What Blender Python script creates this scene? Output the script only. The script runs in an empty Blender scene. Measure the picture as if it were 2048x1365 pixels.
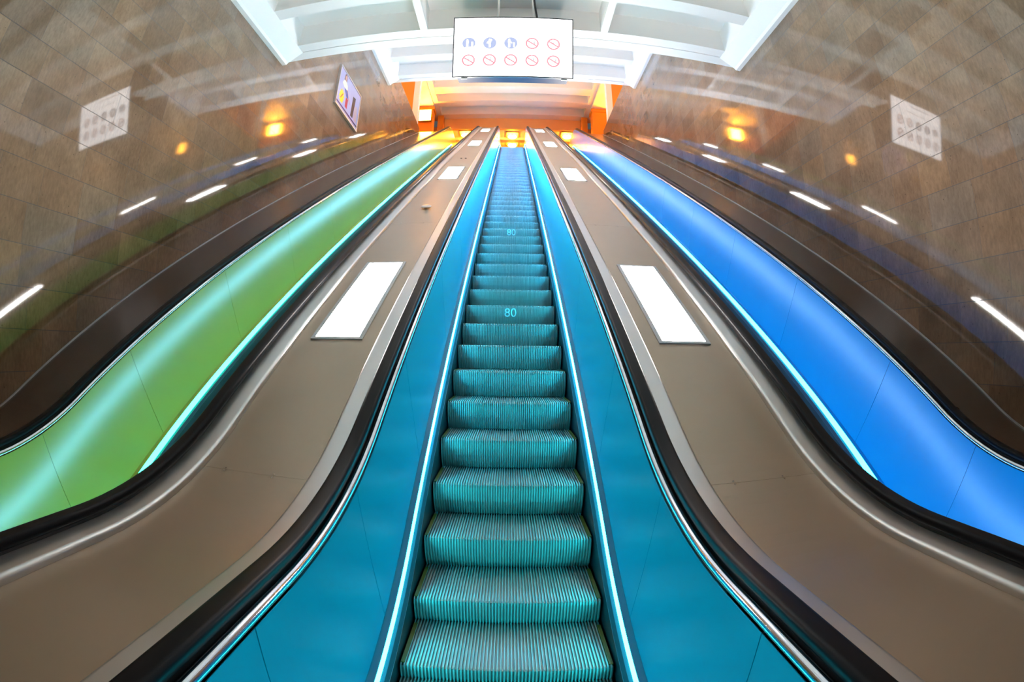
import bpy, bmesh, math, random
from math import sin, cos, pi, radians, sqrt
from mathutils import Matrix, Vector

random.seed(7)
scene = bpy.context.scene
COL = scene.collection
Z0 = 1.57                     # camera height above the lower landing

# ------------------------------------------------------------------ camera
cam_d = bpy.data.cameras.new('camera')
cam = bpy.data.objects.new('camera', cam_d)
COL.objects.link(cam)
scene.camera = cam
cam_d.type = 'PANO'
cp = cam_d if hasattr(cam_d, 'fisheye_polynomial_k1') else cam_d.cycles
cp.panorama_type = 'FISHEYE_LENS_POLYNOMIAL'
cp.fisheye_polynomial_k0 = 0.0
for i, k in enumerate((0.058272251682770296, 7.258908574862435e-05, -6.989853514943275e-07, 3.0770282833430455e-07)):
    setattr(cp, 'fisheye_polynomial_k%d' % (i + 1), -k)
cp.fisheye_fov = radians(200)
cam_d.sensor_fit = 'HORIZONTAL'
cam_d.sensor_width = 36.0
cam_d.sensor_height = 36.0 * 1365 / 2048
cam_d.clip_end = 200


def cam_rot(yaw, pitch, roll):
    cy, sy, cpp, sp, cr, sr = cos(yaw), sin(yaw), cos(pitch), sin(pitch), cos(roll), sin(roll)
    return (Matrix(((cy, -sy, 0), (sy, cy, 0), (0, 0, 1))) @ Matrix(((1, 0, 0), (0, cpp, -sp), (0, sp, cpp)))
            @ Matrix(((cr, 0, sr), (0, 1, 0), (-sr, 0, cr))))


R = cam_rot(-0.00528627, 0.01712298, -0.01337862)
M = Matrix([[R[i][0], R[i][2], -R[i][1]] for i in range(3)]).to_4x4()
M.translation = (0, 0, Z0)
cam.matrix_world = M

# ------------------------------------------------------------------ world / exposure
world = bpy.data.worlds.new('world')
scene.world = world
world.use_nodes = True
world.node_tree.nodes['Background'].inputs[0].default_value = (0.9, 0.95, 1.0, 1)
world.node_tree.nodes['Background'].inputs[1].default_value = 0.05
scene.view_settings.view_transform = 'Standard'
scene.view_settings.look = 'None'
scene.view_settings.exposure = 0.75
scene.view_settings.gamma = 1.0
scene.view_settings.use_curve_mapping = False

L_DECK = 51.0       # light panels in the decks
L_SCREEN = 3.4      # hanging screen
L_LED = 24.0         # led lines along the skirting
L_LAMP = 55.0       # sodium lamps of the upper hall


# ------------------------------------------------------------------ materials
def srgb(r, g, b):
    f = lambda c: (c / 255 / 12.92) if c / 255 <= 0.04045 else ((c / 255 + 0.055) / 1.055) ** 2.4
    return (f(r), f(g), f(b), 1)


def mat(name, color, rough=0.5, metal=0.0, ior=1.5, spec=0.5, coat=0.0, coat_rough=0.1, noise=0.0, noise_scale=20, bump=0.0, aniso=0.0):
    m = bpy.data.materials.new(name)
    m.use_nodes = True
    nt = m.node_tree
    b = nt.nodes['Principled BSDF']
    b.inputs['Base Color'].default_value = color
    b.inputs['Roughness'].default_value = rough
    b.inputs['Metallic'].default_value = metal
    b.inputs['IOR'].default_value = ior
    b.inputs['Specular IOR Level'].default_value = spec
    b.inputs['Coat Weight'].default_value = coat
    b.inputs['Coat Roughness'].default_value = coat_rough
    if noise > 0 or bump > 0:
        tc = nt.nodes.new('ShaderNodeTexCoord')
        n = nt.nodes.new('ShaderNodeTexNoise')
        n.inputs['Scale'].default_value = noise_scale
        n.inputs['Detail'].default_value = 4
        nt.links.new(tc.outputs['Object'], n.inputs['Vector'])
        if noise > 0:
            mix = nt.nodes.new('ShaderNodeMix')
            mix.data_type = 'RGBA'
            mix.inputs[6].default_value = tuple(c * (1 - noise) for c in color[:3]) + (1,)
            mix.inputs[7].default_value = tuple(min(1, c * (1 + noise)) for c in color[:3]) + (1,)
            nt.links.new(n.outputs['Fac'], mix.inputs[0])
            nt.links.new(mix.outputs[2], b.inputs['Base Color'])
        if bump > 0:
            bp = nt.nodes.new('ShaderNodeBump')
            bp.inputs['Strength'].default_value = bump
            bp.inputs['Distance'].default_value = 0.01
            nt.links.new(n.outputs['Fac'], bp.inputs['Height'])
            nt.links.new(bp.outputs['Normal'], b.inputs['Normal'])
    return m


def emis(name, color, strength):
    m = bpy.data.materials.new(name)
    m.use_nodes = True
    nt = m.node_tree
    b = nt.nodes['Principled BSDF']
    b.inputs['Base Color'].default_value = (0.1, 0.1, 0.1, 1)
    b.inputs['Emission Color'].default_value = tuple(color[:3]) + (1,)
    b.inputs['Emission Strength'].default_value = strength
    return m


def emis_object_colour(name, strength):
    m = emis(name, (1, 1, 1), strength)
    nt = m.node_tree
    oi = nt.nodes.new('ShaderNodeObjectInfo')
    nt.links.new(oi.outputs['Color'], nt.nodes['Principled BSDF'].inputs['Emission Color'])
    return m


def stone_material():
    """Polished stone cladding: level courses of tiles of random length, grain and dark pores."""
    m = bpy.data.materials.new('polished_stone_tiles')
    m.use_nodes = True
    nt = m.node_tree
    N, L = nt.nodes.new, nt.links.new
    b = nt.nodes['Principled BSDF']
    geo = N('ShaderNodeNewGeometry')
    sep = N('ShaderNodeSeparateXYZ')
    L(geo.outputs['Position'], sep.inputs[0])

    def math_(op, a, bb=None, c=None):
        n = N('ShaderNodeMath')
        n.operation = op
        for i, v in enumerate((a, bb, c)):
            if v is None:
                continue
            if hasattr(v, 'default_value') and not isinstance(v, (int, float)):
                L(v, n.inputs[i])
            else:
                n.inputs[i].default_value = v
        return n.outputs[0]
    H = 0.33
    zrow = math_('DIVIDE', math_('ADD', sep.outputs['Z'], -1.57 - 2.06 + 20 * H), H)
    row = math_('FLOOR', zrow)
    zf = math_('SUBTRACT', zrow, row)
    wn = N('ShaderNodeTexWhiteNoise')
    wn.noise_dimensions = '2D'
    cx = N('ShaderNodeCombineXYZ')
    L(row, cx.inputs[0])
    sx = math_('MULTIPLY', sep.outputs['X'], 0.37)
    L(math_('FLOOR', sx), cx.inputs[1])
    L(cx.outputs[0], wn.inputs['Vector'])
    width = math_('ADD', math_('MULTIPLY', wn.outputs['Value'], 0.30), 0.42)
    shift = math_('MULTIPLY', wn.outputs['Value'], 7.31)
    u = math_('ADD', math_('DIVIDE', sep.outputs['Y'], width), shift)
    col = math_('FLOOR', u)
    uf = math_('SUBTRACT', u, col)
    cx2 = N('ShaderNodeCombineXYZ')
    L(row, cx2.inputs[0])
    L(col, cx2.inputs[1])
    L(math_('FLOOR', sx), cx2.inputs[2])
    wn2 = N('ShaderNodeTexWhiteNoise')
    wn2.noise_dimensions = '3D'
    L(cx2.outputs[0], wn2.inputs['Vector'])
    ramp = N('ShaderNodeValToRGB')
    ramp.color_ramp.interpolation = 'LINEAR'
    stops = [(0.0, (0.215, 0.130, 0.077, 1)), (0.2, (0.276, 0.162, 0.094, 1)), (0.45, (0.255, 0.165, 0.104, 1)),
             (0.65, (0.294, 0.174, 0.098, 1)), (0.85, (0.255, 0.177, 0.120, 1)), (1.0, (0.322, 0.188, 0.102, 1))]
    e = ramp.color_ramp.elements
    e[0].position, e[0].color = stops[0]
    e[1].position, e[1].color = stops[-1]
    for p, c in stops[1:-1]:
        q = e.new(p)
        q.color = c
    L(wn2.outputs['Value'], ramp.inputs[0])
    # soft clouding
    cl = N('ShaderNodeTexNoise')
    cl.inputs['Scale'].default_value = 2.2
    cl.inputs['Detail'].default_value = 5
    L(geo.outputs['Position'], cl.inputs['Vector'])
    # upright grain
    mp = N('ShaderNodeMapping')
    mp.inputs['Scale'].default_value = (26, 42, 15)
    L(geo.outputs['Position'], mp.inputs['Vector'])
    gr = N('ShaderNodeTexNoise')
    gr.inputs['Scale'].default_value = 1.0
    gr.inputs['Detail'].default_value = 6
    gr.inputs['Roughness'].default_value = 0.7
    L(mp.outputs[0], gr.inputs['Vector'])
    gfac = math_('ADD', math_('MULTIPLY', gr.outputs['Fac'], 0.85), math_('MULTIPLY', cl.outputs['Fac'], 0.8))
    gmul = math_('ADD', gfac, 0.08)
    pores = N('ShaderNodeTexVoronoi')
    pores.inputs['Scale'].default_value = 11
    L(geo.outputs['Position'], pores.inputs['Vector'])
    pm = math_('GREATER_THAN', pores.outputs['Distance'], 0.07)
    gm2 = math_('MULTIPLY', gmul, math_('ADD', math_('MULTIPLY', pm, 0.45), 0.55))
    # joints
    ju = math_('LESS_THAN', math_('MULTIPLY', math_('MINIMUM', uf, math_('SUBTRACT', 1.0, uf)), width), 0.0016)
    jz = math_('LESS_THAN', math_('MULTIPLY', math_('MINIMUM', zf, math_('SUBTRACT', 1.0, zf)), H), 0.0030)
    j = math_('MAXIMUM', ju, jz)
    jm = math_('SUBTRACT', 1.0, math_('MULTIPLY', j, 0.75))
    tot = math_('MULTIPLY', gm2, jm)
    vm = N('ShaderNodeVectorMath')
    vm.operation = 'SCALE'
    L(ramp.outputs[0], vm.inputs[0])
    L(tot, vm.inputs['Scale'])
    L(vm.outputs[0], b.inputs['Base Color'])
    L(math_('ADD', math_('MULTIPLY', j, 0.5), 0.05), b.inputs['Roughness'])
    b.inputs['IOR'].default_value = 1.72
    return m


MT = {}
MT['stone'] = stone_material()
MT['white'] = mat('white_paint', (0.92, 0.868, 0.825, 1), 0.55, noise=0.03, noise_scale=1.5)
MT['lamp_tint_fascia'] = mat('lamp_tint_fascia_paint', (0.86, 0.46, 0.14, 1), 0.5, noise=0.04, noise_scale=2)  # cream fascia, with orange lamp light put into its colour
MT['grey'] = mat('grey_paint', (0.10, 0.095, 0.09, 1), 0.6, noise=0.05, noise_scale=2)
MT['hall'] = mat('cream_paint', (0.80, 0.74, 0.62, 1), 0.5, noise=0.04, noise_scale=2)
MT['lamp_tint'] = mat('lamp_tint_paint', (0.80, 0.30, 0.02, 1), 0.5, noise=0.06, noise_scale=2)  # pale walls and pillars, the sodium lamps' orange light mixed into the colour
MT['floor'] = mat('granite_floor', (0.16, 0.15, 0.14, 1), 0.25, noise=0.3, noise_scale=60)
MT['concrete'] = mat('dark_concrete', (0.06, 0.06, 0.06, 1), 0.8, noise=0.2, noise_scale=8)
MT['deck'] = mat('beige_deck_sheet', (0.455, 0.36, 0.265, 1), 0.36, metal=0.70, noise=0.05, noise_scale=3)
MT['brown'] = mat('brown_laminate', (0.085, 0.050, 0.032, 1), 0.25, noise=0.10, noise_scale=3)
MT['chrome'] = mat('polished_steel', (0.62, 0.62, 0.66, 1), 0.12, metal=1)
MT['trim'] = mat('brushed_aluminium', (0.66, 0.64, 0.62, 1), 0.34, metal=0.9, noise=0.04, noise_scale=5)
MT['rubber'] = mat('black_rubber', (0.006, 0.0055, 0.007, 1), 0.36, ior=1.4, spec=0.18)
MT['black'] = mat('black_metal', (0.012, 0.012, 0.014, 1), 0.4)
MT['skirt'] = mat('dark_skirt_steel', (0.10, 0.11, 0.13, 1), 0.28, metal=0.8)
MT['brush'] = mat('dark_brush', (0.015, 0.03, 0.05, 1), 0.7, noise=0.5, noise_scale=300)
MT['step'] = mat('ribbed_step_aluminium', (0.44, 0.43, 0.40, 1), 0.42, metal=0.30, noise=0.12, noise_scale=9)
MT['yellow'] = mat('yellow_paint', srgb(100, 92, 16), 0.5, noise=0.2, noise_scale=30)
MT['paint'] = mat('worn_white_paint', (0.75, 0.8, 0.8, 1), 0.5, noise=0.1, noise_scale=50)
MT['deck_light'] = emis('light_panel_diffuser', (1.0, 0.965, 0.94), L_DECK)
MT['led'] = emis_object_colour('led_line', L_LED)
MT['frame'] = mat('light_frame_metal', (0.55, 0.55, 0.56, 1), 0.35, metal=0.6)
MT['housing'] = mat('blue_grey_housing', srgb(26, 36, 66), 0.5, spec=0.12)
MT['screen'] = emis('lit_screen_white', (0.97, 0.97, 1.0), L_SCREEN)
MT['icon_blue'] = emis('lit_screen_blue', (0.28, 0.32, 0.50), 1.0)
MT['icon_red'] = emis('lit_screen_red', (0.60, 0.20, 0.24), 1.0)
MT['icon_grey'] = emis('lit_screen_grey', (0.22, 0.26, 0.26), 1.0)
MT['text_grey'] = emis('lit_screen_pale_grey', (0.93, 0.93, 0.99), 0.56)
MT['sodium'] = emis('sodium_lamp_glass', (1.0, 0.34, 0.02), L_LAMP)
MT['sodium_wall'] = emis('wall_lamp_glass', (1.0, 0.38, 0.02), L_LAMP * 3.2)
MT['added_fill'] = emis('added_fill_lamp_glass', (1.0, 0.34, 0.015), 60.0)  # glow of the fill lamps added on the ledges
MT['lamp_frame'] = mat('ochre_lamp_frame', (0.5, 0.33, 0.10, 1), 0.4, metal=0.5)


def panel_mat(name, color, rough, ior):
    return mat(name, color, rough, metal=0.0, ior=ior, noise=0.06, noise_scale=1.3)


PANEL = {'left': panel_mat('green_side_panel', (0.46, 0.41, 0.065, 1), 0.21, 1.75),
         'middle': panel_mat('blue_side_panel', (0.0, 0.235, 0.34, 1), 0.28, 1.4),
         'right': panel_mat('azure_side_panel', (0.0, 0.30, 0.66, 1), 0.25, 1.6)}


# ------------------------------------------------------------------ mesh helpers
class MB:
    def __init__(self):
        self.v, self.f = [], []

    def add(self, vs, fs):
        o = len(self.v)
        self.v += [tuple(p) for p in vs]
        self.f += [tuple(i + o for i in f) for f in fs]

    def box(self, x0, x1, y0, y1, z0, z1):
        self.add([(x, y, z) for x in (x0, x1) for y in (y0, y1) for z in (z0, z1)],
                 [(0, 1, 3, 2), (4, 6, 7, 5), (0, 4, 5, 1), (2, 3, 7, 6), (0, 2, 6, 4), (1, 5, 7, 3)])

    def loft(self, rings, closed=True, caps=True):
        n = len(rings[0])
        vs = [p for r in rings for p in r]
        fs = []
        for i in range(len(rings) - 1):
            for j in range(n if closed else n - 1):
                k = (j + 1) % n
                fs.append((i * n + j, i * n + k, (i + 1) * n + k, (i + 1) * n + j))
        if closed and caps:
            fs.append(tuple(range(n))[::-1])
            fs.append(tuple((len(rings) - 1) * n + j for j in range(n)))
        self.add(vs, fs)

    def tube(self, pts, r, n=10):
        pts = [Vector(p) for p in pts]
        rings = []
        for i, p in enumerate(pts):
            d = (pts[min(i + 1, len(pts) - 1)] - pts[max(i - 1, 0)]).normalized()
            a = d.orthogonal().normalized() if i == 0 else (a - d * a.dot(d)).normalized()
            b = d.cross(a)
            rings.append([p + (a * cos(2 * pi * k / n) + b * sin(2 * pi * k / n)) * r for k in range(n)])
        self.loft(rings)

    def disc(self, c, ax, ay, r, n=28, thick=None):
        c, ax, ay = Vector(c), Vector(ax), Vector(ay)
        nrm = ax.cross(ay)
        ring = lambda o: [c + nrm * o + (ax * cos(2 * pi * k / n) + ay * sin(2 * pi * k / n)) * r for k in range(n)]
        self.loft([ring(0), ring(thick)])

    def build(self, name, material, parent=None, smooth=False, inv=None):
        me = bpy.data.meshes.new(name)
        vs = self.v if inv is None else [tuple(inv @ Vector(p)) for p in self.v]
        me.from_pydata(vs, [], self.f)
        bm = bmesh.new()
        bm.from_mesh(me)
        bmesh.ops.recalc_face_normals(bm, faces=bm.faces)
        bm.to_mesh(me)
        bm.free()
        me.materials.append(material)
        if smooth:
            me.polygons.foreach_set('use_smooth', [True] * len(me.polygons))
            if hasattr(me, 'set_sharp_from_angle'):
                me.set_sharp_from_angle(angle=radians(40))
        o = bpy.data.objects.new(name, me)
        COL.objects.link(o)
        if parent:
            o.parent = parent
        return o


def empty(name, loc, label, cat, group=None, rot=(0, 0, 0)):
    o = bpy.data.objects.new(name, None)
    COL.objects.link(o)
    o.location = loc
    o.rotation_euler = rot
    o.empty_display_size = 0.1
    tag(o, label, cat, group)
    return o


def tag(o, label, cat, group=None):
    o['label'] = label
    o['category'] = cat
    if group:
        o['group'] = group


def structure(o, label=None):
    o['kind'] = 'structure'
    if label:
        o['label'] = label
    return o


def matrix_of(loc, rot=(0, 0, 0)):
    from mathutils import Euler
    return Matrix.Translation(loc) @ Euler(rot).to_matrix().to_4x4()


# ------------------------------------------------------------------ the escalator's path
PH = radians(30)
YC, RN = 1.115, 3.0                  # lower bend: end of the flat run and radius at the step noses
SA = RN * PH                        # length of the lower bend
S_TOP, RU = 21.90, 2.2              # where the upper bend starts, and its radius
SB = S_TOP + RU * PH
INC0 = Vector((YC + RN * sin(PH), RN - RN * cos(PH)))
INC1 = INC0 + Vector((cos(PH), sin(PH))) * (S_TOP - SA)


def P(s, h):
    """Point (y, z) at length s along the nose line, h away from it square to the slope."""
    if s <= 0:
        return (YC + s, h)
    if s < SA:
        t = s / RN
        return (YC + (RN - h) * sin(t), RN - (RN - h) * cos(t))
    if s <= S_TOP:
        q = INC0 + Vector((cos(PH), sin(PH))) * (s - SA)
        return (q.x - sin(PH) * h, q.y + cos(PH) * h)
    c = (INC1.x + RU * sin(PH), INC1.y - RU * cos(PH))
    if s < SB:
        t = PH - (s - S_TOP) / RU
        return (c[0] - (RU + h) * sin(t), c[1] + (RU + h) * cos(t))
    return (c[0] + s - SB, c[1] + RU + h)


UPPER_Z = P(SB + 1, 0)[1]
S_LO, S_HI = -3.1, SB + 1.6


def s_samples(a, b):
    st = [a]
    cand = [0.0] + [SA * i / 14 for i in range(1, 15)] + [S_TOP] + [S_TOP + (SB - S_TOP) * i / 10 for i in range(1, 11)]
    x = SA + 1.0
    while x < S_TOP:
        cand.append(x)
        x += 2.0
    st += sorted(c for c in cand if a + 1e-4 < c < b - 1e-4)
    return st + [b]


def sweep(section, a, b, mb=None, mirror=False):
    mb = mb or MB()
    sg = -1 if mirror else 1
    mb.loft([[(sg * x,) + P(s, h) for x, h in section] for s in s_samples(a, b)])
    return mb


def rounded(x0, x1, h0, h1, r, n=4):
    pts = []
    for cx, ch, a0 in ((x1 - r, h1 - r, 0), (x0 + r, h1 - r, 90), (x0 + r, h0 + r, 180), (x1 - r, h0 + r, 270)):
        for i in range(n + 1):
            t = radians(a0 + 90 * i / n)
            pts.append((cx + r * cos(t), ch + r * sin(t)))
    return pts


# ------------------------------------------------------------------ step mesh (one mesh, shared by every step)
def step_meshes():
    prof = [(0.470, 0.0), (0.03, 0.0), (0.010, -0.002), (0.001, -0.010), (-0.004, -0.030), (-0.004, -0.075),
            (0.002, -0.125), (0.020, -0.175), (0.050, -0.226)]
    nrm = []
    for i in range(len(prof)):
        a, b = prof[max(i - 1, 0)], prof[min(i + 1, len(prof) - 1)]
        d = Vector((b[0] - a[0], b[1] - a[1])).normalized()
        nrm.append(Vector((d.y, -d.x)))       # into the step is -normal
    ribs, dep = 60, 0.016
    xs = []
    w = 1.0 / ribs
    for k in range(ribs):
        x = -0.5 + k * w
        xs += [(x + w * 0.08, 0), (x + w * 0.46, 0), (x + w * 0.54, dep), (x + w * 0.99, dep)]
    mb = MB()
    rings = []
    for x, dd in xs:
        rings.append([(x, prof[i][0] + dd * abs(nrm[i].x), prof[i][1] - dd * abs(nrm[i].y)) for i in range(len(prof))])
    mb.loft(rings, closed=False)
    # body under the tread so that the step has depth
    mb.box(-0.497, 0.497, 0.06, 0.45, -0.10, -0.020)
    a = mb.build('step', MT['step'])
    me = a.data
    bpy.data.objects.remove(a)
    lines = []
    for sg in (-1, 1):
        mb = MB()
        x0, x1 = sorted((sg * 0.478, sg * 0.4985))
        mb.box(x0, x1, 0.02, 0.40, -0.004, 0.003)
        b = mb.build('demarcation_line', MT['yellow'])
        lines.append(b.data)
        bpy.data.objects.remove(b)
    return me, lines


STEP_ME, LINE_ME = step_meshes()


def text_mesh(txt, size):
    cu = bpy.data.curves.new('painted_number', 'FONT')
    cu.body = txt
    cu.size = size
    cu.align_x = 'CENTER'
    cu.extrude = 0.001
    o = bpy.data.objects.new('painted_number', cu)
    COL.objects.link(o)
    dg = bpy.context.evaluated_depsgraph_get()
    me = bpy.data.meshes.new_from_object(o.evaluated_get(dg))
    bpy.data.objects.remove(o)
    return me


# ------------------------------------------------------------------ escalators
SEAMS = [S_LO, -1.50, -0.24, 0.96, 2.22, 3.79]
while SEAMS[-1] + 1.57 < S_TOP + 0.4:
    SEAMS.append(SEAMS[-1] + 1.57)
SEAMS.append(S_HI)

HR = rounded(0.629, 0.708, 0.934, 0.977, 0.019, 5)


def led_colour(kind, s, mir):
    t = max(0.0, min(1.0, (s - 1.0) / 12.0))
    if kind == 'left':
        a, b = ((0.010, 0.95, 0.55), (0.014, 0.80, 0.75)) if mir else ((0.18, 0.66, 0.92), (0.18, 0.62, 0.95))
    elif kind == 'right':
        a, b = ((0.26, 0.58, 1.00), (0.36, 0.58, 1.00)) if mir else ((0.012, 0.66, 0.85), (0.014, 0.60, 1.00))
    else:
        a, b = (0.012, 0.58, 0.70), (0.012, 0.38, 0.98)
    g = 1.5 + 2.8 * t if kind == 'middle' else 1.0
    return tuple((a[i] * (1 - t) + b[i] * t) * g for i in range(3)) + (1,)


def make_escalator(kind, cx, label):
    root = empty('escalator', (cx, 0, 0), label, 'escalator', 'escalators side by side')
    truss = MB()
    sweep([(-0.78, -0.62), (0.78, -0.62), (0.78, -0.42), (-0.78, -0.42)], S_LO, S_HI, truss)
    for sg in (-1, 1):
        sweep([(0.60, -0.42), (0.66, -0.42), (0.66, 0.90), (0.60, 0.90)], S_LO, S_HI, truss, sg < 0)
    truss.build('truss', MT['black'], root)
    for mir in (False, True):
        sweep([(0.512, -0.32), (0.530, -0.32), (0.530, 0.045), (0.512, 0.045)], S_LO, S_HI, mirror=mir).build('skirt', MT['skirt'], root)
        sweep([(0.514, 0.045), (0.547, 0.055), (0.547, 0.074), (0.530, 0.068)], S_LO, S_HI, mirror=mir).build('skirt_brush', MT['brush'], root)
        for i in range(0, len(SEAMS) - 1, 2):
            a, b = SEAMS[i], SEAMS[min(i + 2, len(SEAMS) - 1)]
            if a > S_TOP - 0.3:
                continue
            b = min(b, S_TOP + 0.55)
            led = sweep([(0.548, 0.075), (0.566, 0.125), (0.578, 0.125), (0.578, 0.075)], a, b, mirror=mir).build('led_strip', MT['led'], root)
            led.color = led_colour(kind, (a + b) / 2, mir)
        sweep([(0.579, 0.070), (0.594, 0.070), (0.594, 0.134), (0.586, 0.134), (0.553, 0.130), (0.553, 0.1265), (0.579, 0.1265)], S_LO, S_HI, mirror=mir).build('plinth_trim', PANEL[kind], root)  # lip over the strip added to keep its light off the panel
        for i in range(len(SEAMS) - 1):
            sweep([(0.590, 0.134), (0.600, 0.134), (0.606, 0.900), (0.597, 0.900)], SEAMS[i] + 0.0022, SEAMS[i + 1] - 0.0022, mirror=mir).build('inner_panel', PANEL[kind], root)
        sweep([(0.620 + 0.019 * cos(2 * pi * k / 14), 0.911 + 0.019 * sin(2 * pi * k / 14)) for k in range(14)], S_LO, S_HI, mirror=mir).build('bead_molding', MT['chrome'], root, True)
        sweep([(0.640, 0.900), (0.694, 0.900), (0.694, 0.937), (0.640, 0.937)], S_LO, S_HI, mirror=mir).build('handrail_guide', MT['black'], root)
        sweep(HR, S_LO, S_HI, mirror=mir).build('handrail', MT['rubber'], root, True)
        cap = [(0.672, 0.893), (0.672, 0.923), (0.802, 0.925)]
        cap += [(0.802 + 0.020 * sin(radians(t)), 0.905 + 0.020 * cos(radians(t))) for t in (20, 40, 60, 80)]
        cap += [(0.822, 0.893)]
        sweep(cap, S_LO, S_HI, mirror=mir).build('capping', MT['trim'], root, True)
    k0 = -12
    k = k0
    while True:
        s = 3.98 + 0.4619 * k
        if s > SB + 0.2:
            break
        y, z = P(s, 0)
        st = bpy.data.objects.new('step', STEP_ME)
        COL.objects.link(st)
        st.parent = root
        st.location = (0, y, z)
        for lm in LINE_ME:
            ln = bpy.data.objects.new('demarcation_line', lm)
            COL.objects.link(ln)
            ln.parent = st
        if k in (2, 9):
            me = text_mesh('80', 0.14 if k == 2 else 0.16)
            me.materials.append(MT['paint'])
            if kind == 'middle':
                nb = bpy.data.objects.new('painted_number', me)
                COL.objects.link(nb)
                nb.parent = st
                nb.location = (0, -0.007, -0.13)
                nb.rotation_euler = (pi / 2, 0, 0)
        k += 1
    return root


CX = {'left': -2.198, 'middle': 0.007, 'right': 2.220}
make_escalator('middle', CX['middle'], 'empty escalator in the middle, teal blue side panels and ribbed steps numbered 80')
make_escalator('left', CX['left'], 'escalator along the left wall with green side panels')
make_escalator('right', CX['right'], 'escalator along the right wall with bright azure blue side panels')

# ------------------------------------------------------------------ decks between and beside the escalators
H_DECK = 0.893
DSEAM = [S_LO, -1.6, 1.03, 5.20, 9.37, 13.54, 17.71, S_HI]
WALL_L, WALL_R = -3.80, 3.71


def deck(name, x0, x1, material, label, group, seams, screws):
    root = empty(name, ((x0 + x1) / 2, 0, 0), label, 'deck', group)
    hw = (x1 - x0) / 2
    for i in range(len(seams) - 1):
        sweep([(-hw, H_DECK - 0.03), (hw, H_DECK - 0.03), (hw, H_DECK), (-hw, H_DECK)], seams[i] + 0.001, seams[i + 1] - 0.001).build('deck_panel', material, root)
    if screws:
        for s in (seams[2], seams[3]):
            for x in (-0.16, 0.10):
                for ds in (-0.016, 0.016):
                    y, z = P(s + ds, H_DECK)
                    m = MB()
                    n = Vector((0,) + tuple(Vector(P(s, 1)) - Vector(P(s, 0)))).normalized()
                    ax = Vector((1, 0, 0))
                    m.disc((x, y, z), ax, n.cross(ax), 0.0045, 10, 0.0012)
                    m.build('screw', MT['chrome'], root)
    return root


ml = deck('median_deck', CX['left'] + 0.8225, CX['middle'] - 0.8225, MT['deck'], 'beige sheet metal deck between the green escalator and the middle one', 'decks between the escalators', DSEAM, True)
mr = deck('median_deck', CX['middle'] + 0.8225, CX['right'] - 0.8225, MT['deck'], 'beige sheet metal deck between the middle escalator and the azure one', 'decks between the escalators', DSEAM, True)
deck('side_deck', WALL_L + 0.012, CX['left'] - 0.8225, MT['brown'], 'dark brown deck strip between the green escalator and the left wall', 'decks along the walls', [S_LO, 0.45, 6.3, 12.2, 17.5, S_HI - 4.6], False)
deck('side_deck', CX['right'] + 0.8225, WALL_R - 0.012, MT['brown'], 'dark brown deck strip between the azure escalator and the right wall', 'decks along the walls', [S_LO, 0.45, 6.3, 12.2, 17.5, S_HI - 4.6], False)
i = 1
for wx, sg in ((WALL_L, 1), (WALL_R, -1)):
    o = sweep([(wx + sg * 0.0005, H_DECK - 0.03), (wx + sg * 0.0115, H_DECK - 0.03), (wx + sg * 0.0115, H_DECK + 0.010), (wx + sg * 0.0005, H_DECK + 0.014)], S_LO, S_HI - 4.6).build('trim_%d' % i, MT['frame'])
    structure(o)
    i += 1


# ------------------------------------------------------------------ light panels set in the decks
def deck_light(x, s0, s1, label):
    y, z = P((s0 + s1) / 2, H_DECK + 0.0015)
    root = empty('deck_light', (x, y, z), label, 'light', 'white light panels in the decks', rot=(PH, 0, 0))
    hl = (s1 - s0) / 2
    f = MB()
    w, fw = 0.152, 0.028
    f.box(-w - fw, -w, -hl - fw, hl + fw, 0.0, 0.009)
    f.box(w, w + fw, -hl - fw, hl + fw, 0.0, 0.009)
    f.box(-w, w, -hl - fw, -hl, 0.0, 0.009)
    f.box(-w, w, hl, hl + fw, 0.0, 0.009)
    f.build('frame', MT['frame'], root)
    d = MB()
    d.box(-w, w, -hl, hl, 0.0, 0.006)
    d.build('diffuser', MT['deck_light'], root)


ORD = ['lowest and nearest', 'second from the bottom', 'third from the bottom', 'topmost']
for side, dx in (('left', (CX['left'] + CX['middle']) / 2), ('right', (CX['middle'] + CX['right']) / 2)):
    for n in range(4):
        c = 3.15 + 5.66 * n
        deck_light(dx + 0.0, c - 0.68, c + 0.68, 'white light panel in the %s deck, %s of its four' % (side, ORD[n]))

# anti-slide knob on the left deck
y, z = P(5.95, H_DECK + 0.0015)
kx = (CX['left'] + CX['middle']) / 2 + 0.005
kn = empty('anti_slide_disc', (kx, y, z), 'round metal anti-slide disc standing on the left beige deck', 'disc', rot=(PH, 0, 0))
m = MB()
m.disc((0, 0, 0), (1, 0, 0), (0, 1, 0), 0.022, 16, 0.014)
m.build('stem', MT['chrome'], kn, True)
m = MB()
m.loft([[(r * cos(2 * pi * k / 24), r * sin(2 * pi * k / 24), hh) for k in range(24)] for r, hh in ((0.020, 0.014), (0.066, 0.015), (0.072, 0.021), (0.060, 0.028), (0.02, 0.031))])
m.build('cap', MT['frame'], kn, True)
for dx in (-0.05, 0.05):
    y, z = P(10.9, H_DECK)
    st = MB()
    st.disc((0, 0, 0), (1, 0, 0), (0, 1, 0), 0.022, 12, 0.012)
    o = st.build('deck_stud', MT['black'], None)
    o.location = (kx + dx, y, z)
    o.rotation_euler = (PH, 0, 0)
    tag(o, '%s of two small dark studs on the upper left deck' % ('left' if dx < 0 else 'right'), 'stud', 'small studs on the left deck')

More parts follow.
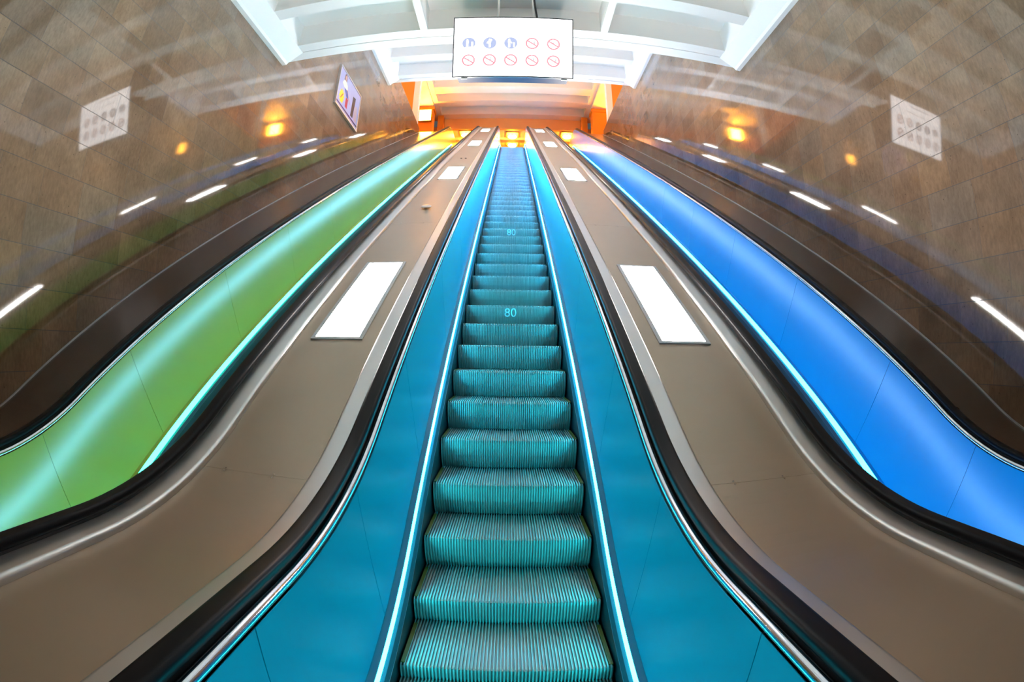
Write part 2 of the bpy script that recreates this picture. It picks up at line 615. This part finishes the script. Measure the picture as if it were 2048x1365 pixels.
# ------------------------------------------------------------------ walls, floors, ceilings
ZW = 8.95 + Z0                # top of the polished walls
m = MB(); m.box(-4.18, WALL_L, -6, 18.0, -1.2, ZW); structure(m.build('wall_left', MT['stone']))
m = MB(); m.box(WALL_R, 4.18, -6, 18.0, -1.2, ZW); structure(m.build('wall_right', MT['stone']))
m = MB(); m.box(-4.18, 4.18, -6.3, -6.0, -1.2, 7.0); structure(m.build('wall_back', MT['stone']))
m = MB(); m.box(-3.79, 3.70, -6.0, -2.0, -0.2, 0.0); structure(m.build('floor', MT['floor']))
o = sweep([(-3.79, -0.75), (3.70, -0.75), (3.70, -0.625), (-3.79, -0.625)], S_LO, S_HI).build('floor', MT['concrete'])
structure(o)
m = MB(); m.box(-6.5, 6.5, 21.9, 31.0, UPPER_Z - 1.0, UPPER_Z - 0.64); m.box(-6.5, 6.5, P(S_HI, 0)[0] + 0.02, 31.0, UPPER_Z - 0.6, UPPER_Z); structure(m.build('floor', MT['floor']))


def coffered(name, y_end, y_start, zb, depth, x_l, x_r, pitch, ribw, material, tooth=0.2):
    """A flat ceiling of deep coffers: cross ribs, two long ribs and a drop beam along each wall."""
    m = MB()
    zt = zb + depth
    m.box(x_l, x_r, y_start, y_end, zt, zt + 0.12)
    y = y_end
    first = True
    while y - 0.2 > y_start:
        w = 0.20 if first else ribw
        m.box(x_l, x_r, y - w, y, zb, zt)
        y -= pitch + (0.0 if not first else (ribw - 0.2) * 0)
        first = False
    for x in (-1.36, 1.36):
        m.box(x - 0.055, x + 0.055, y_start, y_end - 0.1, zb + 0.004, zt)
    for xw, sg in ((x_l, 1), (x_r, -1)):
        sec = [(xw, zb - tooth), (xw + sg * 0.075, zb - tooth), (xw + sg * 0.105, zb - tooth + 0.035), (xw + sg * 0.34, zb - 0.002), (xw + sg * 0.36, zt), (xw, zt)]
        m.loft([[(x, yy, zz) for x, zz in sec] for yy in (y_start, y_end + 0.03)])
    return structure(m.build(name, material))


c1 = coffered('ceiling', 6.2, 2.0, 4.78 + Z0, 0.42, WALL_L + 0.002, WALL_R - 0.002, 0.97, 0.24, MT['white'])
c2 = coffered('ceiling', 12.68, 6.25, 8.12 + Z0, 0.42, WALL_L + 0.002, WALL_R - 0.002, 0.99, 0.27, MT['white'])
m = MB(); m.box(-4.18, 4.18, 6.235, 6.45, 4.79 + Z0, 8.5 + Z0); structure(m.build('wall_step', MT['white']))
m = MB(); m.box(-6.6, 6.6, 12.72, 12.9, 8.125 + Z0, 12.5 + Z0); structure(m.build('wall_step', MT['white']))

m = MB(); m.box(WALL_L + 0.002, WALL_R - 0.002, -6.0, 1.98, 4.9 + Z0, 5.2 + Z0); structure(m.build('ceiling', MT['grey']))

# upper hall
Z3 = 12.0 + Z0
m = MB()
m.box(-3.65, 3.65, 12.9, 23.2, Z3 + 0.45, Z3 + 0.6)
for y0, y1 in ((13.9, 14.5), (15.35, 15.95), (16.8, 17.4), (18.25, 18.85), (19.72, 20.35), (21.13, 21.66), (22.61, 23.13)):
    m.box(-3.65, 3.65, y0, y1, Z3, Z3 + 0.45)
for sg in (-1, 1):
    m.box(*sorted((sg * 3.65, sg * 3.90)), 12.9, 23.2, Z3 - 0.01, Z3 + 0.6)
    m.box(*sorted((sg * 3.90, sg * 6.6)), 12.9, 23.2, Z3 - 0.08, Z3 + 0.1)
structure(m.build('ceiling', MT['hall']))
m = MB(); m.box(-3.9, 3.9, 23.14, 23.3, 11.36 + Z0, Z3 + 0.45); structure(m.build('wall_fascia', MT['lamp_tint_fascia']))
m = MB()
m.box(-6.6, 6.6, 23.3, 31, 11.36 + Z0, 11.6 + Z0)
m.box(-6.6, 6.6, 24.22, 24.62, 11.22 + Z0, 11.36 + Z0)
structure(m.build('ceiling', MT['hall']))
m = MB(); m.box(-6.6, 6.6, 30.8, 31.0, UPPER_Z, 11.6 + Z0); structure(m.build('wall_far', MT['lamp_tint']))
k = 3
for sg in (-1, 1):
    side = 'left' if sg < 0 else 'right'
    m = MB(); m.box(*sorted((sg * 6.5, sg * 6.7)), 12.7, 31, ZW - 0.3, 12.6 + Z0); structure(m.build('wall_hall_' + side, MT['lamp_tint']))
    m = MB(); m.box(*sorted((sg * 4.185, sg * 6.5)), 18.05, 18.25, ZW - 0.3, Z3 - 0.09); structure(m.build('wall_end_' + side, MT['lamp_tint']))
    m = MB(); m.box(*sorted((sg * 4.185, sg * 6.6)), 12.7, 18.04, ZW - 0.3, ZW); structure(m.build('wall_ledge_' + side, MT['concrete']))
    m = MB(); m.box(*sorted((sg * 3.94, sg * 4.18)), 18.01, 18.3, ZW - 1.5, Z3 - 0.012); structure(m.build('trim_%d' % k, MT['white'])); k += 1
    m = MB(); m.box(*sorted((sg * 3.92, sg * 4.67)), 21.5, 22.1, UPPER_Z - 0.62, 11.74 + Z0)
    m.box(*sorted((sg * 3.86, sg * 4.72)), 21.45, 22.15, 11.74 + Z0, 11.91 + Z0)
    structure(m.build('trim_%d' % k, MT['lamp_tint'])); k += 1
    m = MB(); m.box(*sorted((sg * 3.55, sg * 3.85)), 22.65, 23.1, UPPER_Z - 0.62, Z3 - 0.02); structure(m.build('trim_%d' % k, MT['lamp_tint'])); k += 1
    m = MB(); m.box(*sorted((sg * 4.72, sg * 6.5)), 22.0, 22.2, UPPER_Z - 0.62, Z3 - 0.09); structure(m.build('wall_aisle_' + side, MT['lamp_tint']))


# ------------------------------------------------------------------ lamps of the upper hall
def wall_lamp(x0, x1, z0, z1, label):
    cx, cz = (x0 + x1) / 2, (z0 + z1) / 2 + Z0
    root = empty('wall_lamp', (cx, 21.5, cz), label, 'lamp', 'square wall lamps of the upper hall')
    w, hh = (x1 - x0) / 2, (z1 - z0) / 2
    f = MB()
    t = 0.035
    f.box(-w - t, w + t, -0.03, 0, -hh - t, hh + t)
    for a in ((-w - t, -w, -hh - t, hh + t), (w, w + t, -hh - t, hh + t), (-w, w, -hh - t, -hh), (-w, w, hh, hh + t)):
        f.box(a[0], a[1], -0.15, -0.03, a[2], a[3])
    f.build('frame', MT['lamp_frame'], root)
    g = MB()
    g.box(-w, w, -0.14, -0.03, -hh, hh)
    g.build('glass', MT['sodium_wall'], root)
    return root


wall_lamp(-4.57, -3.99, 11.05, 11.66, 'glowing square wall lamp on the pillar above the green escalator')
m = MB(); m.box(4.68, 5.36, 21.5, 21.7, 10.9 + Z0, 11.9 + Z0); structure(m.build('trim_9', MT['hall']))
wall_lamp(4.72, 5.30, 11.10, 11.68, 'glowing wall lamp half hidden behind the right wall end, above the azure escalator')


def added_fill_lamp(x, y, z, sg, label):  # unseen lamp added to throw orange light on the hall and walls
    root = empty('added_fill_lamp', (x, y, z), label, 'lamp', 'added fill lamps on the side ledges', rot=(0, 0, -sg * radians(45)))
    m = MB()
    m.box(-0.04, 0.04, -0.04, 0.04, ZW - z, -0.2)
    m.build('post', MT['black'], root)
    m = MB()
    m.box(*sorted((sg * 0.02, sg * 0.16)), -0.34, 0.34, -0.22, 0.22)
    m.build('housing', MT['black'], root)
    m = MB()
    m.box(*sorted((sg * 0.02, -sg * 0.02)), -0.30, 0.30, -0.18, 0.18)
    m.build('glass', MT['added_fill'], root)


added_fill_lamp(-5.3, 15.2, 10.05 + Z0, -1, 'unseen orange fill lamp added on the ledge behind the left wall top')
added_fill_lamp(5.3, 15.2, 10.05 + Z0, 1, 'unseen orange fill lamp added on the ledge behind the right wall top')


def hall_lamp(x, y, label):
    zt = 11.36 + Z0
    root = empty('ceiling_lamp', (x, y, zt), label, 'lamp', 'round lamps in the ceiling of the upper hall')
    f = MB()
    w = 0.30
    for a in ((-w - .05, -w, -w - .05, w + .05), (w, w + .05, -w - .05, w + .05), (-w, w, -w - .05, -w), (-w, w, w, w + .05)):
        f.box(a[0], a[1], a[2], a[3], -0.05, 0)
    f.build('frame', MT['lamp_frame'], root)
    g = MB()
    g.loft([[(r * cos(2 * pi * k / 24), r * sin(2 * pi * k / 24), hh) for k in range(24)] for r, hh in ((0.12, -0.10), (0.22, -0.12), (0.25, -0.16), (0.20, -0.21), (0.10, -0.24))])
    g.build('globe', MT['sodium'], root, True)
    st = MB()
    st.box(-0.04, 0.04, -0.04, 0.04, -0.105, 0)
    st.build('stem', MT['lamp_frame'], root)


hall_lamp(0.0, 23.80, 'round ceiling lamp above the middle escalator, nearer row')
hall_lamp(-2.45, 23.62, 'round ceiling lamp above the green escalator, nearer row')
hall_lamp(2.88, 23.60, 'round ceiling lamp above the azure escalator, nearer row')
hall_lamp(0.0, 24.95, 'round ceiling lamp just above the top step of the middle escalator, farther row')
hall_lamp(-1.34, 25.0, 'round ceiling lamp right beside the left deck end, farther row')
hall_lamp(1.39, 24.95, 'round ceiling lamp left beside the right deck end, farther row')
hall_lamp(2.77, 24.95, 'round ceiling lamp close over the top of the azure escalator, farther row')
hall_lamp(-2.78, 24.95, 'round ceiling lamp close over the top of the green escalator, farther row')

# ------------------------------------------------------------------ hanging information screen
TH = radians(18.6)
sc_loc = (-0.008, 5.605, 4.10 + Z0)
SM = matrix_of(sc_loc, (TH, 0, 0))
SI = SM.inverted()
scr = empty('information_screen', sc_loc, 'bright white information screen with ten round signs hanging from the ceiling', 'screen', rot=(TH, 0, 0))
W, HT = 0.805, 0.4535
m = MB(); m.box(-W, W, 0.0, 0.05, -HT, HT)
m.build('backing', MT['housing'], scr)
m = MB(); m.box(-W + 0.03, W - 0.03, 0.05, 0.50, -HT + 0.02, HT - 0.16)
m.build('housing', MT['housing'], scr)
m = MB()
b = 0.014
for a in ((-W - b, -W, -HT - b, HT + b), (W, W + b, -HT - b, HT + b), (-W, W, -HT - b, -HT), (-W, W, HT, HT + b)):
    m.box(a[0], a[1], -0.018, 0.05, a[2], a[3])
m.build('frame', MT['black'], scr)
m = MB(); m.box(-W, W, -0.010, -0.001, -HT, HT)
m.build('display', MT['screen'], scr)
for a in ((-0.7, -0.62), (0.66, 0.74)):
    m = MB()
    m.box(a[0], a[1], 0.02, 0.05, -HT - 0.03, -HT - 0.010)
    m.build('latch', MT['frame'], scr)
YF = -0.012


def pos(u, v):
    return (-W + 2 * W * u, HT - 2 * HT * v)


def poly(mb, pts, y=YF, t=0.0015):
    mb.loft([[(x, y, z) for x, z in pts], [(x, y - t, z) for x, z in pts]])


def circ(cx, cz, r, n=30):
    return [(cx + r * cos(2 * pi * k / n), cz + r * sin(2 * pi * k / n)) for k in range(n)]


def ring(mb, cx, cz, r0, r1, n=30):
    a, c = circ(cx, cz, r0, n), circ(cx, cz, r1, n)
    for k in range(n):
        q = (k + 1) % n
        poly(mb, [a[k], a[q], c[q], c[k]], YF, 0.0015)


def person_glyph(mb, cx, cz, s, lean=0.0, arm=0):
    poly(mb, circ(cx + lean * s, cz + 0.62 * s, 0.14 * s, 14), YF - 0.002, 0.001)
    poly(mb, [(cx - 0.20 * s + lean * s * .7, cz + 0.45 * s), (cx + 0.20 * s + lean * s * .7, cz + 0.45 * s), (cx + 0.16 * s, cz - 0.1 * s), (cx + 0.15 * s, cz - 0.75 * s), (cx - 0.15 * s, cz - 0.75 * s), (cx - 0.16 * s, cz - 0.1 * s)], YF - 0.002, 0.001)
    if arm:
        poly(mb, [(cx + 0.15 * s, cz + 0.42 * s), (cx + 0.50 * s * arm, cz + 0.0 * s), (cx + 0.42 * s * arm, cz - 0.08 * s), (cx + 0.1 * s, cz + 0.22 * s)], YF - 0.002, 0.001)


RI = 0.091
US = (0.125, 0.302, 0.480, 0.660, 0.840)
for row, v in ((0, 0.445), (1, 0.735)):
    for c, u in enumerate(US):
        cx, cz = pos(u, v)
        fig = MB()
        if row == 0 and c < 3:
            m = MB()
            poly(m, circ(cx, cz, RI))
            pic = m.build('pictogram', MT['icon_blue'], scr)
            pic['label'] = 'blue disc with a white figure'
            if c == 0:
                person_glyph(fig, cx - 0.02, cz, 0.082)
                poly(fig, [(cx + 0.035, cz - 0.07), (cx + 0.06, cz - 0.07), (cx + 0.06, cz + 0.02), (cx + 0.035, cz + 0.02)], YF - 0.002, 0.001)
                poly(fig, [(cx - 0.05, cz - 0.08), (cx + 0.06, cz - 0.08), (cx + 0.06, cz - 0.06), (cx - 0.05, cz - 0.06)], YF - 0.002, 0.001)
            elif c == 1:
                person_glyph(fig, cx, cz, 0.085, 0, -1)
                poly(fig, [(cx - 0.04, cz + 0.01), (cx + 0.02, cz + 0.06), (cx + 0.035, cz + 0.045), (cx - 0.02, cz - 0.01)], YF - 0.002, 0.001)
            else:
                person_glyph(fig, cx - 0.022, cz, 0.085, 0, 1)
                person_glyph(fig, cx + 0.042, cz - 0.025, 0.05)
            fig.build('figure', MT['screen'], pic)
        else:
            m = MB()
            ring(m, cx, cz, RI, RI - 0.023)
            a = radians(-33)
            d = Vector((cos(a), sin(a)))
            n = Vector((-d.y, d.x)) * 0.0105
            p0, p1 = Vector((cx, cz)) - d * (RI - 0.005), Vector((cx, cz)) + d * (RI - 0.005)
            poly(m, [tuple(p0 - n), tuple(p1 - n), tuple(p1 + n), tuple(p0 + n)], YF - 0.0025, 0.001)
            pic = m.build('pictogram', MT['icon_red'], scr)
            pic['label'] = 'red prohibition ring with a slash'
            kx = (c * 7 + row * 3) % 5
            ox = (0.012, 0.030, -0.02, 0.0, 0.02)[kx]
            poly(fig, circ(cx + ox, cz + 0.034, 0.009, 12), YF, 0.001)
            poly(fig, [(cx + ox - 0.010, cz + 0.024), (cx + ox + 0.010, cz + 0.022), (cx + ox + 0.004, cz - 0.012), (cx + ox - 0.006, cz - 0.012)], YF, 0.001)
            if kx % 2 == 0:
                poly(fig, [(cx - 0.04, cz - 0.030), (cx + 0.01, cz - 0.034), (cx + 0.01, cz - 0.026), (cx - 0.04, cz - 0.022)], YF, 0.001)
            else:
                poly(fig, [(cx + ox - 0.03, cz - 0.03), (cx + ox - 0.022, cz - 0.03), (cx + ox - 0.002, cz), (cx + ox - 0.01, cz)], YF, 0.001)
            fig.build('figure', MT['icon_grey'], pic)
# washed-out heading: two faint lines
for v, u0, u1, hgt in ((0.085, 0.18, 0.62, 0.016), (0.22, 0.27, 0.74, 0.010)):
    m = MB()
    (x0, zz), (x1, _) = pos(u0, v), pos(u1, v)
    poly(m, [(x0, zz), (x1, zz), (x1, zz + hgt), (x0, zz + hgt)], YF, 0.001)
    m.build('heading_line', MT['text_grey'], scr)
for x in (-0.225, 0.27):
    m = MB()
    m.tube([(x, 5.62, 4.25 + Z0), (x, 5.62, 5.195 + Z0)], 0.016, 12)
    m.build('mounting_rod', MT['white'], scr, True, SI)
m = MB()
m.tube([(0.33, 5.56, 4.42 + Z0), (0.315, 5.54, 4.60 + Z0), (0.29, 5.50, 4.78 + Z0), (0.275, 5.48, 4.92 + Z0), (0.30, 5.47, 5.02 + Z0), (0.285, 5.47, 5.10 + Z0), (0.28, 5.47, 5.19 + Z0)], 0.011, 8)
m.tube([(0.35, 5.56, 4.42 + Z0), (0.325, 5.53, 4.62 + Z0), (0.295, 5.49, 4.82 + Z0), (0.285, 5.47, 4.95 + Z0)], 0.007, 8)
m.build('cable', MT['black'], scr, True, SI)

# ------------------------------------------------------------------ framed poster on the left wall
PY0, PY1, PZ0, PZ1 = 8.71, 10.33, 5.14 + Z0, 6.17 + Z0
po = empty('framed_poster', (WALL_L, (PY0 + PY1) / 2, PZ0), 'framed lilac poster with a woman and a yellow burst on the left wall', 'poster')
PI_ = matrix_of((WALL_L, (PY0 + PY1) / 2, PZ0)).inverted()
xf = WALL_L + 0.05
m = MB()
t = 0.035
m.box(WALL_L + 0.001, xf - 0.01, PY0, PY1, PZ0, PZ1)
for a in ((PY0, PY0 + t, PZ0, PZ1), (PY1 - t, PY1, PZ0, PZ1), (PY0 + t, PY1 - t, PZ0, PZ0 + t), (PY0 + t, PY1 - t, PZ1 - t, PZ1)):
    m.box(xf - 0.01, xf + 0.008, a[0], a[1], a[2], a[3])
m.build('frame', MT['trim'], po, inv=PI_)
m = MB(); m.box(xf - 0.0095, xf - 0.006, PY0 + t, PY1 - t, PZ0 + t, PZ1 - t)
sheet = m.build('picture_sheet', mat('poster_lilac', srgb(188, 182, 226), 0.15), po, inv=PI_)


def pp(u, v):
    return (PY0 + t + (PY1 - PY0 - 2 * t) * u, PZ1 - t - (PZ1 - PZ0 - 2 * t) * v)


def print_poly(name, pts, color, lvl):
    m = MB()
    q = [pp(u, v) for u, v in pts]
    m.loft([[(xf - 0.006 + 0.0004 * lvl, a, b) for a, b in q], [(xf - 0.0055 + 0.0004 * lvl, a, b) for a, b in q]])
    m.build(name, mat('print_' + name, color, 0.2), sheet, inv=PI_)


def ell(u, v, a, b, n=18):
    return [(u + a * cos(2 * pi * k / n), v + b * sin(2 * pi * k / n)) for k in range(n)]


print_poly('printed_hair', [(0.20, 0.10), (0.21, 0.04), (0.25, 0.015), (0.29, 0.04), (0.305, 0.10), (0.31, 0.20), (0.285, 0.23), (0.21, 0.23), (0.19, 0.19)], srgb(105, 62, 62), 1)
print_poly('printed_face', ell(0.255, 0.105, 0.030, 0.058), srgb(215, 150, 130), 2)
print_poly('printed_neck', [(0.24, 0.15), (0.27, 0.15), (0.285, 0.22), (0.235, 0.22)], srgb(205, 140, 122), 3)
print_poly('printed_arm', [(0.31, 0.24), (0.36, 0.26), (0.45, 0.44), (0.57, 0.60), (0.545, 0.63), (0.41, 0.48)], srgb(205, 150, 150), 1)
print_poly('printed_shirt', [(0.17, 0.25), (0.22, 0.20), (0.30, 0.20), (0.37, 0.25), (0.39, 0.33), (0.37, 0.38), (0.23, 0.39), (0.14, 0.34)], srgb(240, 238, 225), 4)
print_poly('printed_skirt', [(0.24, 0.37), (0.37, 0.36), (0.43, 0.44), (0.46, 0.54), (0.38, 0.55), (0.29, 0.46)], srgb(45, 80, 175), 3)
print_poly('printed_burst', [(0.188 + (0.115 if k % 2 else 0.082) * cos(2 * pi * k / 24), 0.68 + (0.20 if k % 2 else 0.15) * sin(2 * pi * k / 24)) for k in range(24)], srgb(245, 220, 20), 1)
print_poly('printed_slash', [(0.14, 0.74), (0.16, 0.76), (0.24, 0.60), (0.22, 0.58)], srgb(225, 120, 20), 2)
print_poly('printed_label', [(0.37, 0.56), (0.47, 0.56), (0.47, 0.82), (0.37, 0.82)], srgb(190, 40, 70), 1)
print_poly('printed_tower', [(0.67, 0.28), (0.80, 0.24), (0.76, 0.84), (0.65, 0.84)], srgb(60, 52, 60), 1)
print_poly('printed_column', [(0.79, 0.46), (0.90, 0.42), (0.96, 0.84), (0.80, 0.84)], srgb(205, 180, 190), 2)
print_poly('printed_band', [(0.0, 0.90), (1.0, 0.88), (1.0, 0.93), (0.0, 0.94)], srgb(70, 40, 105), 3)
